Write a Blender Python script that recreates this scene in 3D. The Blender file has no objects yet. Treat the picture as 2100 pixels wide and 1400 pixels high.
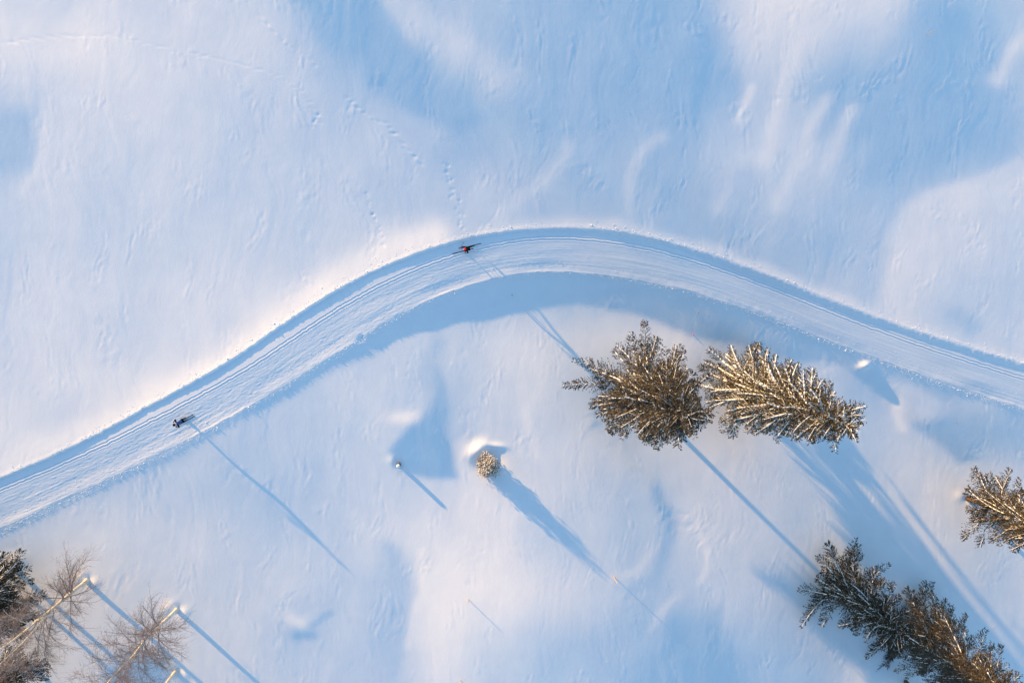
import bpy, math, random
import numpy as np
from mathutils import Vector, Matrix

SC = bpy.context.scene
COL = SC.collection
random.seed(7)
RNG = np.random.default_rng(11)

# ------------------------------------------------------------------ camera
F = 1400.0      # focal length in pixels of the 2100 px wide photograph (24 mm on full frame)
CAM_H = 60.0    # drone height in metres
NAD = (950, 600)
n_cam = np.array([NAD[0] - 1050.0, 700.0 - NAD[1], -F])
_c = n_cam / np.linalg.norm(n_cam)
_q = Vector(_c).rotation_difference(Vector((0, 0, -1)))
ROT = np.array(_q.to_matrix())
cam_d = bpy.data.cameras.new('camera')
cam_d.sensor_width = 36
cam_d.lens = 24
cam_d.clip_start = 0.5
cam_d.clip_end = 5000
cam = bpy.data.objects.new('camera', cam_d)
COL.objects.link(cam)
cam.location = (0, 0, CAM_H)
cam.rotation_mode = 'QUATERNION'
cam.rotation_quaternion = _q
SC.camera = cam

# ------------------------------------------------------------------ light
SUN_EL = 5.5
SHADOW_AZ = -44.3           # direction in which shadows fall (degrees from +x)
world = bpy.data.worlds.new('World')
SC.world = world
world.use_nodes = True
nt = world.node_tree
nt.nodes.clear()
sky = nt.nodes.new('ShaderNodeTexSky')
sky.sky_type = 'NISHITA'
sky.sun_disc = False
sky.sun_elevation = math.radians(SUN_EL)
# nishita: rotation 0 puts the sun at +y, positive turns clockwise
sun_az = SHADOW_AZ + 180
sky.sun_rotation = math.radians(90 - sun_az)
sky.air_density = 1.0
sky.dust_density = 0.0
sky.ozone_density = 2.0
bg = nt.nodes.new('ShaderNodeBackground')
bg.inputs['Strength'].default_value = 0.15
wo = nt.nodes.new('ShaderNodeOutputWorld')
nt.links.new(sky.outputs[0], bg.inputs[0])
nt.links.new(bg.outputs[0], wo.inputs[0])
sun_d = bpy.data.lights.new('sun', 'SUN')
sun_d.energy = 3.0
sun_d.angle = math.radians(0.8)
sun_d.color = (1.0, 0.57, 0.19)
sun = bpy.data.objects.new('sun', sun_d)
COL.objects.link(sun)
sdir = Vector((math.cos(math.radians(SHADOW_AZ)) * math.cos(math.radians(SUN_EL)),
               math.sin(math.radians(SHADOW_AZ)) * math.cos(math.radians(SUN_EL)),
               -math.sin(math.radians(SUN_EL))))
sun.rotation_mode = 'QUATERNION'
sun.rotation_quaternion = sdir.to_track_quat('-Z', 'Y')
sun.location = (-40, 40, 30)
SC.view_settings.view_transform = 'Standard'
SC.view_settings.look = 'None'
SC.view_settings.gamma = 1
SC.view_settings.exposure = 1.74

# ------------------------------------------------------------------ helpers
def px2w(u, v, z=0.0):
    """ray through pixel (u, v) of the photograph met with the plane at height z"""
    u = np.asarray(u, float); v = np.asarray(v, float)
    d = np.stack([u - 1050, 700 - v, np.full_like(u, -F)], -1) @ ROT.T
    t = (CAM_H - z) / -d[..., 2]
    return d[..., 0] * t, d[..., 1] * t

def w2px(x, y, z=0.0):
    p = np.stack([x, y, np.full_like(x, z - CAM_H)], -1) @ ROT
    return 1050 + F * p[..., 0] / -p[..., 2], 700 - F * p[..., 1] / -p[..., 2]

def make_mesh(name, verts, faces, mats, smooth=False, mat_idx=None):
    """faces: (M,k) int array, all with k corners, or a list of such arrays"""
    me = bpy.data.meshes.new(name)
    if not isinstance(faces, list):
        faces = [faces]
    faces = [np.asarray(f, np.int32) for f in faces if len(f)]
    verts = np.asarray(verts, np.float32)
    me.vertices.add(len(verts))
    me.vertices.foreach_set('co', verts.ravel())
    nl = sum(f.size for f in faces)
    npoly = sum(len(f) for f in faces)
    me.loops.add(nl)
    me.polygons.add(npoly)
    me.loops.foreach_set('vertex_index', np.concatenate([f.ravel() for f in faces]))
    tot = np.concatenate([np.full(len(f), f.shape[1], np.int32) for f in faces])
    st = np.concatenate([[0], np.cumsum(tot)[:-1]]).astype(np.int32)
    me.polygons.foreach_set('loop_start', st)
    if smooth:
        me.polygons.foreach_set('use_smooth', np.ones(npoly, bool))
    if not isinstance(mats, (list, tuple)):
        mats = [mats]
    for m in mats:
        me.materials.append(m)
    if mat_idx is not None:
        me.polygons.foreach_set('material_index', np.asarray(mat_idx, np.int32))
    me.update(calc_edges=True)
    return me

def link(name, me, parent=None, label=None, cat=None, group=None, kind=None, loc=None):
    o = bpy.data.objects.new(name, me)
    COL.objects.link(o)
    if parent is not None:
        o.parent = parent
    if loc is not None:
        o.location = loc
    for k, v in (('label', label), ('category', cat), ('group', group), ('kind', kind)):
        if v:
            o[k] = v
    return o

class MB:
    """collects polygons with python lists"""
    def __init__(s):
        s.v = []; s.f3 = []; s.f4 = []
    def box(s, c, size, rot=None, taper=1.0):
        b = len(s.v)
        for z in (-1, 1):
            t = taper if z > 0 else 1.0
            for x, y in ((-1, -1), (1, -1), (1, 1), (-1, 1)):
                p = Vector((x * size[0] / 2 * t, y * size[1] / 2 * t, z * size[2] / 2))
                if rot is not None:
                    p = rot @ p
                s.v.append(tuple(p + Vector(c)))
        for q in ((0, 3, 2, 1), (4, 5, 6, 7), (0, 1, 5, 4), (1, 2, 6, 5), (2, 3, 7, 6), (3, 0, 4, 7)):
            s.f4.append(tuple(b + i for i in q))
    def tube(s, pts, rad, n=8, cap=True, squash=1.0):
        pts = [Vector(p) for p in pts]
        b = len(s.v)
        for i, p in enumerate(pts):
            d = (pts[min(i + 1, len(pts) - 1)] - pts[max(i - 1, 0)]).normalized()
            a = Vector((0, 0, 1)) if abs(d.z) < .9 else Vector((1, 0, 0))
            e1 = d.cross(a).normalized(); e2 = d.cross(e1)
            for k in range(n):
                t = 2 * math.pi * k / n
                s.v.append(tuple(p + (e1 * math.cos(t) + e2 * math.sin(t) * squash) * rad[i]))
        for i in range(len(pts) - 1):
            for k in range(n):
                k2 = (k + 1) % n
                s.f4.append((b + i * n + k, b + i * n + k2, b + (i + 1) * n + k2, b + (i + 1) * n + k))
        if cap:
            for e, i in ((0, 0), (1, len(pts) - 1)):
                c = len(s.v); s.v.append(tuple(pts[i]))
                for k in range(n):
                    k2 = (k + 1) % n
                    f = (c, b + i * n + k, b + i * n + k2)
                    s.f3.append(f if e else f[::-1])
    def build(s, name, mat, parent=None, smooth=True, **kw):
        fs = []
        if s.f4: fs.append(np.array(s.f4))
        if s.f3: fs.append(np.array(s.f3))
        return link(name, make_mesh(name, np.array(s.v), fs, mat, smooth), parent, **kw)

def smooth01(t):
    t = np.clip(t, 0, 1)
    return t * t * (3 - 2 * t)

# ------------------------------------------------------------------ materials
def mat(name, col, rough=.7, spec=.3, noise=None, bump=None, col2=None, island=None):
    if max(col) < .03: spec, rough = .03, .95
    m = bpy.data.materials.new(name)
    m.use_nodes = True
    t = m.node_tree
    b = t.nodes['Principled BSDF']
    b.inputs['Base Color'].default_value = (*col, 1)
    b.inputs['Roughness'].default_value = rough
    b.inputs['Specular IOR Level'].default_value = spec
    tc = t.nodes.new('ShaderNodeTexCoord')
    nz = t.nodes.new('ShaderNodeTexNoise')
    nz.inputs['Scale'].default_value = noise or 20
    nz.inputs['Detail'].default_value = 4
    t.links.new(tc.outputs['Object'], nz.inputs['Vector'])
    rp = t.nodes.new('ShaderNodeValToRGB')
    rp.color_ramp.elements[0].position = .35
    rp.color_ramp.elements[1].position = .65
    rp.color_ramp.elements[0].color = (*col, 1)
    rp.color_ramp.elements[1].color = (*(col2 or tuple(min(1, c * 1.25) for c in col)), 1)
    t.links.new(nz.outputs[0], rp.inputs[0])
    out = rp.outputs[0]
    if island:
        ge = t.nodes.new('ShaderNodeNewGeometry')
        r2 = t.nodes.new('ShaderNodeValToRGB')
        cr = r2.color_ramp
        cr.elements[0].color = (*island[0], 1)
        cr.elements[1].color = (*island[-1], 1)
        for i, c in enumerate(island[1:-1]):
            e = cr.elements.new((i + 1) / (len(island) - 1)); e.color = (*c, 1)
        t.links.new(ge.outputs['Random Per Island'], r2.inputs[0])
        mx = t.nodes.new('ShaderNodeMix'); mx.data_type = 'RGBA'
        mx.inputs[0].default_value = .6
        t.links.new(out, mx.inputs[6]); t.links.new(r2.outputs[0], mx.inputs[7])
        out = mx.outputs[2]
    t.links.new(out, b.inputs['Base Color'])
    if bump:
        n2 = t.nodes.new('ShaderNodeTexNoise')
        n2.inputs['Scale'].default_value = bump[0]
        n2.inputs['Detail'].default_value = 5
        t.links.new(tc.outputs['Object'], n2.inputs['Vector'])
        bp = t.nodes.new('ShaderNodeBump')
        bp.inputs['Strength'].default_value = bump[1]
        bp.inputs['Distance'].default_value = bump[2]
        t.links.new(n2.outputs[0], bp.inputs['Height'])
        t.links.new(bp.outputs[0], b.inputs['Normal'])
    return m

M_SNOW = mat('snow', (.82, .855, .93), .65, .25, 0.6, (14, .6, .015), (.855, .885, .95))
M_TRAIL = mat('groomed snow', (.82, .855, .93), .6, .25, 2.0, (22, .5, .012), (.85, .88, .945))
M_SNOWTREE = mat('snow on branches', (.82, .85, .88), .7, .2, 6, None, (.9, .91, .93))
M_BARK = mat('spruce bark', (.10, .065, .04), .9, .1, 12, (30, .6, .02), (.19, .13, .09))
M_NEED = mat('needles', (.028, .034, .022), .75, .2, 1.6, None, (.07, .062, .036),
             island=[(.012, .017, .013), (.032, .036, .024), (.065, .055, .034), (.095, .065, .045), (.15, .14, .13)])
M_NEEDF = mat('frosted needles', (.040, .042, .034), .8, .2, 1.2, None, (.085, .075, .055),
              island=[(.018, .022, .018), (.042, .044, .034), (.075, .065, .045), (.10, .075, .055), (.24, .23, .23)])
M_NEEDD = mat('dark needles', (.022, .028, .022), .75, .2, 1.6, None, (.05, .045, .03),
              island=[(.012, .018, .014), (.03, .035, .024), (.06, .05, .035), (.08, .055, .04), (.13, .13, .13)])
M_BIRCH = mat('birch bark', (.74, .70, .63), .8, .2, 5, (25, .4, .01), (.50, .45, .40))
M_TWIG = mat('birch twigs', (.19, .165, .18), .85, .15, 3, None, (.28, .25, .265))
M_WOOD = mat('pale wood', (.55, .38, .22), .8, .2, 25, (60, .4, .004), (.42, .28, .16))
M_DWOOD = mat('weathered wood', (.12, .085, .065), .9, .1, 25, (50, .5, .01), (.2, .15, .12))

# ------------------------------------------------------------------ terrain heights
# The snow surface is found from its slopes: E says how steeply the snow faces the low sun
# (1 = level, 0 = tilted just away from it, 2 = tilted towards it).
DX = 0.2
X0, Y0, NX, NY = -58.0, -58.0, 680, 540
gx = X0 + DX * np.arange(NX); gy = Y0 + DX * np.arange(NY)
GX, GY = np.meshgrid(gx, gy)
PU, PV = w2px(GX, GY)

E_ROWS = [
 [1.2,1.3,1.3,1.3,1.3,1.2, .9, .6,1.0, .8, .8, .7, .5, .3, .6,1.3,1.5,1.5,1.4, .8, .7, .9],
 [1.4,1.5,1.5,1.4,1.3,1.3,1.1, .7, .9, .8, .7, .6, .3, .1, .3,1.2,1.4,1.1,1.0, .5, .6,1.0],
 [1.1,1.3,1.4,1.3,1.2,1.2,1.1,1.0, .8, .8, .7, .6, .4, .3, .3, .8,1.1, .6, .3, .2, .5, .9],
 [ .9,1.3,1.3,1.2,1.2,1.2,1.1,1.1,1.0, .8, .7, .8, .7, .7, .6,1.0,1.1, .9, .4, .2, .4, .8],
 [1.1,1.3,1.2,1.2,1.2,1.1,1.1,1.1,1.0,1.0,1.0, .8, .7, .7, .6, .8, .9, .9, .8, .7,1.0,1.2],
 [1.1,1.3,1.2,1.2,1.2,1.2,1.1,1.2,1.3, .9, .9, .8, .8, .8, .7, .7, .7, .7, .9,1.2,1.2,1.1],
 [1.2,1.4,1.3,1.3,1.4,1.4,1.3,1.2,1.1, .9, .8, .7, .7, .7, .7, .8, .7, .9, .9,1.0,1.0,1.0],
 [1.3,1.4,1.3,1.3,1.4,1.3,1.1,1.1,1.05,1.15,1.3,1.4,1.3,1.4,1.3, .9, .4, .8, .9,1.0,1.0,1.2],
 [1.3,1.4,1.5,1.4,1.2,1.1,1.0,1.1,1.2,1.0,1.2,1.4,1.1,1.0,1.0,1.1,1.1,1.1, .7,1.0, .8, .9],
 [1.5,1.3,1.1,1.1,1.0,1.0,1.0,1.1,1.2, .9,1.2,1.3,1.2,1.2,1.3,1.2,1.1, .9, .9,1.1, .5, .6],
 [1.0,1.0,.95,1.0,1.0, .9, .9,1.1,1.2,1.3,1.6,1.3,1.2,1.0,1.3,1.2,1.1,1.0,1.0,1.3,1.3,1.2],
 [ .8,1.1,1.2,1.2,1.2,1.1,1.0,1.1,1.4,1.6,1.7,1.2,1.1, .9,1.2,1.2,1.1,1.0,1.1,1.2,1.2,1.1],
 [1.2,1.3,1.3,1.2,1.2,1.2,1.2,1.1,1.1,1.8,1.8,1.5,1.2, .8,1.0,1.1,1.0, .9,1.0,1.0,1.0,1.0],
 [1.3,1.3,1.3,1.3,1.3,1.2,1.0,1.1,1.0,1.7,1.3,1.0, .8, .6, .5, .8, .8, .8, .9,1.0,1.0,1.0],
 [1.2,1.3,1.3,1.3,1.2,1.2,1.1,1.0,1.0,1.5,1.1, .9, .8, .5, .3, .5, .6, .8,1.3,1.0,1.0,1.0]]
EG = np.array(E_ROWS)
def cubic_sample(G, a, b):
    """Catmull-Rom sample of grid G at column a, row b"""
    a = np.clip(a, 0, G.shape[1] - 1.001); b = np.clip(b, 0, G.shape[0] - 1.001)
    ia = np.floor(a).astype(int); ib = np.floor(b).astype(int)
    fa = a - ia; fb = b - ib
    def wts(t):
        return (-.5*t + t*t - .5*t**3, 1 - 2.5*t*t + 1.5*t**3, .5*t + 2*t*t - 1.5*t**3, -.5*t*t + .5*t**3)
    wa, wb = wts(fa), wts(fb)
    out = 0
    for j in range(4):
        r = np.clip(ib + j - 1, 0, G.shape[0] - 1)
        for i in range(4):
            c = np.clip(ia + i - 1, 0, G.shape[1] - 1)
            out = out + wb[j] * wa[i] * G[r, c]
    return out
E = 1.0 + (cubic_sample(EG, PU / 100, PV / 100) - 1.1) * 1.15

# wind-bent outlines: the shapes below are read through a gently displaced grid
def slow_noise(L, seed):
    r_ = np.random.default_rng(seed)
    k2 = (2 * np.pi * np.fft.fftfreq(NX, DX)[None, :]) ** 2 + (2 * np.pi * np.fft.fftfreq(NY, DX)[:, None]) ** 2
    n_ = np.real(np.fft.ifft2(np.fft.fft2(r_.standard_normal((NY, NX))) * np.exp(-k2 * (L / 6) ** 2)))
    return n_ / n_.std()
PU = PU + slow_noise(7, 61) * 9 + slow_noise(3, 62) * 3
PV = PV + slow_noise(7, 63) * 4 + slow_noise(3, 64) * 1.5

def poly_mask(pts, soft):
    """soft mask of a polygon in photograph pixels"""
    P = np.array(pts, float)
    ins = np.zeros(PU.shape, bool); d2 = np.full(PU.shape, 1e12)
    for i in range(len(P)):
        (x1, y1), (x2, y2) = P[i], P[(i + 1) % len(P)]
        cond = ((y1 > PV) != (y2 > PV)) & (PU < (x2 - x1) * (PV - y1) / (y2 - y1 + 1e-9) + x1)
        ins ^= cond
        L = (x2 - x1) ** 2 + (y2 - y1) ** 2
        t = np.clip(((PU - x1) * (x2 - x1) + (PV - y1) * (y2 - y1)) / L, 0, 1)
        d2 = np.minimum(d2, (PU - x1 - t * (x2 - x1)) ** 2 + (PV - y1 - t * (y2 - y1)) ** 2)
    sd = np.sqrt(d2) * np.where(ins, 1, -1)
    return smooth01(.5 + sd / (2 * soft))

def line_mask(pts, w):
    P = np.array(pts, float); d2 = np.full(PU.shape, 1e12); side = np.zeros(PU.shape)
    for i in range(len(P) - 1):
        (x1, y1), (x2, y2) = P[i], P[i + 1]
        L = (x2 - x1) ** 2 + (y2 - y1) ** 2
        tr = ((PU - x1) * (x2 - x1) + (PV - y1) * (y2 - y1)) / L
        t = np.clip(tr, 0, 1)
        d2 = np.minimum(d2, (PU - x1 - t * (x2 - x1)) ** 2 + (PV - y1 - t * (y2 - y1)) ** 2)
    return np.exp(-d2 / (w * w))

def put(mask, val, k=1.0):
    global E
    E = E + (val - E) * mask * k

U_UP = [(-150,1040),(0,980),(100,938),(200,890),(300,835),(400,783),(500,724),(600,655),(700,590),(800,540),(900,503),(1000,478),(1100,467),(1200,466),(1300,478),(1400,502),(1500,532),(1600,570),(1700,610),(1800,648),(1900,683),(2000,715),(2100,745),(2250,790)]
U_LO = [(-150,1146),(0,1083),(100,1040),(200,992),(300,945),(400,895),(500,840),(600,783),(686,727),(743,692),(857,625),(943,590),(1029,566),(1114,556),(1200,558),(1329,577),(1457,609),(1586,650),(1714,701),(1843,749),(1971,796),(2100,836),(2250,890)]
lo_u = np.array([p[0] for p in U_LO]); lo_v = np.array([p[1] for p in U_LO])
up_u = np.array([p[0] for p in U_UP]); up_v = np.array([p[1] for p in U_UP])

# broad shaded side of the trail embankment
bw = [(-150, 22), (0, 26), (300, 34), (500, 46), (600, 58), (750, 76), (857, 84), (1000, 82), (1114, 78), (1200, 82), (1300, 88), (1457, 88), (1586, 76), (1714, 48), (1843, 32), (2100, 24), (2250, 24)]
bu = np.arange(-150, 2251, 50)
lo_line = np.interp(bu, lo_u, lo_v)
bd = np.interp(bu, [p[0] for p in bw], [p[1] for p in bw]) * np.interp(bu, [0, 600, 750, 900, 1200, 1500], [.6, .5, .5, .6, .7, .95])
put(line_mask([(a, (np.interp(a, up_u, up_v) + np.interp(a, lo_u, lo_v)) / 2) for a in range(-150, 2251, 60)], 34), .8, .8)
poly = [(a, b - 6) for a, b in zip(bu, lo_line)] + [(a, b) for a, b in zip(bu[::-1], (lo_line + bd)[::-1])]
mk = poly_mask(poly, 16)
strength = np.interp(PU, [0, 300, 500, 650, 900, 1600, 1750, 1850, 2100], [.15, .2, .28, .35, .95, 1, .95, .7, .55])
put(mk * strength, -.2)
# bright bank above the trail on the left
ul = [(a, b - 22) for a, b in U_UP if a < 1000]
put(line_mask(ul, 34), 1.9, np.interp(PU, [0, 300, 900, 1050], [.5, .9, .9, 0]))
put(line_mask([(a, b - 8) for a, b in U_UP if 950 < a], 14), 1.4, .6)
# dips, shaded hollows and one cast shadow worked into the slope
put(poly_mask([(1190, 30), (1300, 0), (1450, 5), (1475, 80), (1505, 165), (1480, 215), (1380, 195), (1250, 175), (1200, 110)], 45), .08)
put(poly_mask([(1060, -40), (1480, -40), (1560, 200), (1500, 330), (1250, 330), (1020, 250)], 90), .45, .6)
put(poly_mask([(575, -30), (735, -30), (880, 130), (975, 240), (930, 270), (850, 225), (770, 165), (680, 85)], 20), .1, .95)  # invented slope, stands in for the shadow of a tree outside the frame
put(line_mask([(800, -40), (880, 60), (1010, 170)], 38), 1.1, .8)
put(poly_mask([(1690, 165), (1780, 185), (1850, 110), (1890, 20), (1930, 0), (2000, 60), (2010, 170), (1990, 290), (1950, 330), (1860, 310), (1760, 240)], 50), .12, .9)
put(poly_mask([(1640, 160), (1900, 60), (2060, 60), (2050, 300), (1960, 400), (1780, 400)], 80), .4, .6)
put(poly_mask([(-60, 225), (62, 232), (76, 300), (58, 350), (-60, 360)], 26), .6, .9)
put(line_mask([(85, 235), (86, 300), (62, 360), (40, 390)], 9), 1.4, .7)
put(poly_mask([(905, 750), (912, 830), (932, 900), (953, 972), (905, 976), (850, 958), (826, 922), (862, 866), (890, 838)], 13), -.08)
put(line_mask([(905, 700), (890, 780)], 22), .5, .7)
put(np.exp(-(((PU - 845) / 32) ** 2 + ((PV - 852) / 15) ** 2)), 2.1, .9)
put(line_mask([(975, 975), (962, 935), (958, 905)], 14), 1.5, .7)
# wind ridges on the right
put(line_mask([(1838, 620), (1848, 520), (1880, 445), (1945, 395), (2040, 352), (2110, 315)], 20), 1.5, .7)
put(line_mask([(1868, 640), (1880, 520), (1915, 455), (1975, 415), (2060, 385), (2130, 350)], 42), 1.4, .75)
put(line_mask([(1805, 600), (1820, 480), (1850, 415), (1925, 362), (2030, 320), (2110, 290)], 32), .6, .5)
for l, w_, v_ in (([(1570, 330), (1598, 210), (1608, 100), (1645, 50), (1685, 8)], 17, 1.35),
                  ([(1620, 420), (1652, 300), (1690, 200)], 16, 1.15),
                  ([(1700, 350), (1735, 270), (1745, 225)], 14, 1.1),
                  ([(1530, 335), (1565, 300)], 12, 1.1),
                  ([(2030, 170), (2070, 110), (2110, 80)], 18, 1.3),
                  ([(1510, 240), (1540, 170)], 8, 1.4),
                  ([(1050, 440), (1130, 350), (1150, 300)], 16, 1.0),
                  ([(1280, 440), (1300, 340), (1370, 280)], 15, .95),
                  ([(1470, 430), (1500, 340), (1560, 290)], 14, .95),
                  ([(1865, 835), (1880, 885)], 9, 1.6),
                  ([(824, 1325), (829, 1270), (846, 1190), (860, 1120)], 9, 1.9),
                  ([(1235, 1170), (1290, 1150), (1335, 1110)], 9, 1.15),
                  ([(1380, 1210), (1350, 1260), (1330, 1290)], 13, 1.1),
                  ([(1425, 1080), (1435, 1130), (1420, 1180)], 8, 1.5),
                  ([(1100, 760), (1085, 850), (1105, 930)], 12, 1.5),
                  ([(600, 1262), (620, 1270)], 14, 1.7),
                  ([(1795, 1366), (1845, 1385)], 26, 1.7)):
    put(line_mask(l, w_), v_, .85)
for l, w_, v_ in (([(1358, 1000), (1368, 1060), (1350, 1120), (1335, 1180)], 17, .4),
                  ([(1290, 1190), (1320, 1180)], 12, .4),
                  ([(1775, 300), (1760, 380), (1720, 440)], 20, .6),
                  ([(1960, 640), (2010, 670)], 18, .45),
                  ([(1240, 780), (1225, 860)], 26, .6),
                  ([(800, 1120), (805, 1250), (800, 1380)], 24, .7),
                  ([(605, 1303), (640, 1303)], 13, .15),
                  ([(645, 1280), (675, 1258)], 8, .4),
                  ([(1250, 1320), (1350, 1300)], 30, .6)):
    put(line_mask(l, w_), v_, .85)
put(poly_mask([(1385, 1270), (1470, 1255), (1482, 1330), (1500, 1440), (1330, 1440), (1370, 1350)], 34), .05, .85)
put(poly_mask([(1752, 768), (1800, 764), (1836, 790), (1858, 835), (1835, 822), (1800, 796)], 7), -.4)
put(poly_mask([(1905, 875), (1960, 862), (2035, 868), (2045, 945), (2005, 948), (1955, 908)], 17), -.2, .95)
put(poly_mask([(1255, 830), (1350, 880), (1330, 960), (1240, 900)], 30), .8, .5)

# level outside the pictured part
bx = np.minimum(GX - X0, X0 + DX * NX - GX); by = np.minimum(GY - Y0, Y0 + DX * NY - GY)
fade = smooth01(np.minimum(bx, by) / 10)
E = 1.02 + (E - 1.04) * 1.42
E = -.10 + .12 * np.logaddexp(0, (E + .10) / .12)     # nothing steeper than just past the sun's rays
E = 1 + (E - 1) * fade

kx = 2 * np.pi * np.fft.fftfreq(NX, DX); ky = 2 * np.pi * np.fft.fftfreq(NY, DX)
KX, KY = np.meshgrid(kx, ky)
K2 = KX ** 2 + KY ** 2; K2[0, 0] = 1
tx, ty = math.cos(math.radians(SHADOW_AZ)), math.sin(math.radians(SHADOW_AZ))
KT = KX * tx + KY * ty
TAN = math.tan(math.radians(SUN_EL))
LAM = 0.012
Ein = E.copy()
for it in range(5):
    Gt = np.fft.fft2((Ein - Ein.mean()) * TAN)
    Hh = np.conj(1j * KT) * Gt / (KT ** 2 + LAM * K2 + 2e-4)
    Hh[0, 0] = 0
    got = 1 + np.real(np.fft.ifft2(Hh * 1j * KT)) / TAN
    Ein = Ein + (E - got) * .8
Hh *= np.exp(-K2 * .10 ** 2)

# upsample to 0.1 m by zero padding the spectrum
DF = DX / 2
NXF, NYF = NX * 2, NY * 2
big = np.zeros((NYF, NXF), complex)
hy, hx = NY // 2, NX // 2
big[:hy, :hx] = Hh[:hy, :hx]; big[:hy, -hx:] = Hh[:hy, -hx:]
big[-hy:, :hx] = Hh[-hy:, :hx]; big[-hy:, -hx:] = Hh[-hy:, -hx:]
HE = np.real(np.fft.ifft2(big)) * 4

# ---- surface texture of the wind-blown snow
kxf = 2 * np.pi * np.fft.fftfreq(NXF, DF); kyf = 2 * np.pi * np.fft.fftfreq(NYF, DF)
KXF, KYF = np.meshgrid(kxf, kyf)
def noise(lx, ly, seed, ang=0.0, band=1.0):
    """gaussian band-limited noise, typical wavelengths lx, ly along rotated axes"""
    r = np.random.default_rng(seed)
    a = math.radians(ang)
    kx_ = KXF * math.cos(a) + KYF * math.sin(a); ky_ = -KXF * math.sin(a) + KYF * math.cos(a)
    q = np.sqrt((kx_ * lx / 6.283) ** 2 + (ky_ * ly / 6.283) ** 2)
    flt = q ** 1.0 * np.exp(-q ** 2 / band)
    n = np.real(np.fft.ifft2(np.fft.fft2(r.standard_normal((NYF, NXF))) * flt))
    return n / n.std()
def warp(f, sx, sy):
    """move the samples of f by sx, sy metres"""
    j, i = np.meshgrid(np.arange(NYF), np.arange(NXF), indexing='ij')
    a = i + sx / DF; b = j + sy / DF
    ia = np.floor(a).astype(int); ib = np.floor(b).astype(int); fa = a - ia; fb = b - ib
    g = lambda y, x: f[y % NYF, x % NXF]
    return (g(ib, ia) * (1 - fa) * (1 - fb) + g(ib, ia + 1) * fa * (1 - fb) + g(ib + 1, ia) * (1 - fa) * fb + g(ib + 1, ia + 1) * fa * fb)
wx = noise(9, 9, 21) * .5 + noise(4, 5, 22) * .2; wy = noise(11, 8, 23) * .5
N_big = noise(9, 14, 1) * .012 + noise(4.5, 7, 2) * .0035
N_streak = warp(noise(1.1, 6.5, 3), wx, wy) * .0009 + warp(noise(2.2, 9, 4), wx, wy) * .0017
fine = warp(noise(.32, 1.1, 5), wx * .6, wy * .6) * .0013 + warp(noise(.55, 1.6, 6), wx * .8, wy) * .0016
patch = smooth01((warp(noise(2.6, 5.5, 7), wx, wy) + .25 * noise(1.2, 2, 17)) * .75 - .25)
crust = warp(noise(.30, .38, 8), wx, wy)
N_fine = fine * (.25 + 1.1 * patch) + crust * .0010 * patch ** 1.5 + noise(.26, .26, 9) * .0004
# the shaded basins are smooth
HN = N_big + N_streak + N_fine * 1.35
GXF = X0 + DF * np.arange(NXF)[None, :] + 0 * np.arange(NYF)[:, None]
GYF = Y0 + DF * np.arange(NYF)[:, None] + 0 * np.arange(NXF)[None, :]

def stamp(field, u, v, amp, sx, sy, ang=0.0):
    """add a gaussian bump of size sx, sy metres at photograph pixel u, v"""
    z = 0.0
    for _ in range(4):
        x, y = px2w(u, v, z); x = float(x); y = float(y)
        z = float(HE[int(np.clip((y - Y0) / DF, 0, NYF - 1)), int(np.clip((x - X0) / DF, 0, NXF - 1))])
    R = 3.2 * max(sx, sy) + DF
    i0, i1 = int((x - R - X0) / DF), int((x + R - X0) / DF) + 2
    j0, j1 = int((y - R - Y0) / DF), int((y + R - Y0) / DF) + 2
    i0 = max(i0, 0); j0 = max(j0, 0); i1 = min(i1, NXF); j1 = min(j1, NYF)
    if i1 <= i0 or j1 <= j0: return
    dx = GXF[j0:j1, i0:i1] - x; dy = GYF[j0:j1, i0:i1] - y
    a = math.radians(ang)
    p = dx * math.cos(a) + dy * math.sin(a); q = -dx * math.sin(a) + dy * math.cos(a)
    field[j0:j1, i0:i1] += amp * np.exp(-.5 * ((p / sx) ** 2 + (q / sy) ** 2))

# animal tracks pressed into the snow
def track(pts, step, depth, sx, sy, ang, jit, seed, p=1.0):
    r = random.Random(seed)
    P = np.array(pts, float); d = np.r_[0, np.cumsum(np.hypot(*np.diff(P, axis=0).T))]
    s = 0; k = 0
    while s < d[-1]:
        u = np.interp(s, d, P[:, 0]); v = np.interp(s, d, P[:, 1])
        if r.random() < p:
            k += 1
            stamp(HN, u + r.gauss(0, jit), v + r.gauss(0, jit) + (1.5 if k % 2 else -1.5), -depth * r.uniform(.6, 1.2), sx * r.uniform(.8, 1.2), sy, ang + r.gauss(0, 8))
            stamp(HN, u + 3, v + 4, depth * .25, sx * .9, sy * 1.4, ang)
        s += step * r.uniform(.8, 1.25)
track([(0, 90), (60, 82), (130, 76), (230, 73), (320, 95), (400, 112), (470, 127), (550, 148), (600, 172), (630, 200), (650, 235), (662, 262)], 15, .010, .24, .06, -8, 1, 1)
track([(530, 30), (556, 62), (590, 90), (632, 125), (655, 140)], 11, .014, .13, .07, -20, 1.5, 2)
track([(715, 200), (745, 232), (790, 253), (820, 290), (848, 320), (868, 342)], 11, .016, .16, .07, -15, 2, 3)
track([(905, 330), (928, 380), (940, 430), (948, 470)], 7, .022, .1, .08, 60, 5, 4)
track([(752, 400), (766, 440), (780, 480), (792, 512)], 8, .02, .08, .08, 60, 2.5, 5)
track([(640, 260), (655, 230)], 8, .02, .08, .08, 60, 1, 6)
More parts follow.
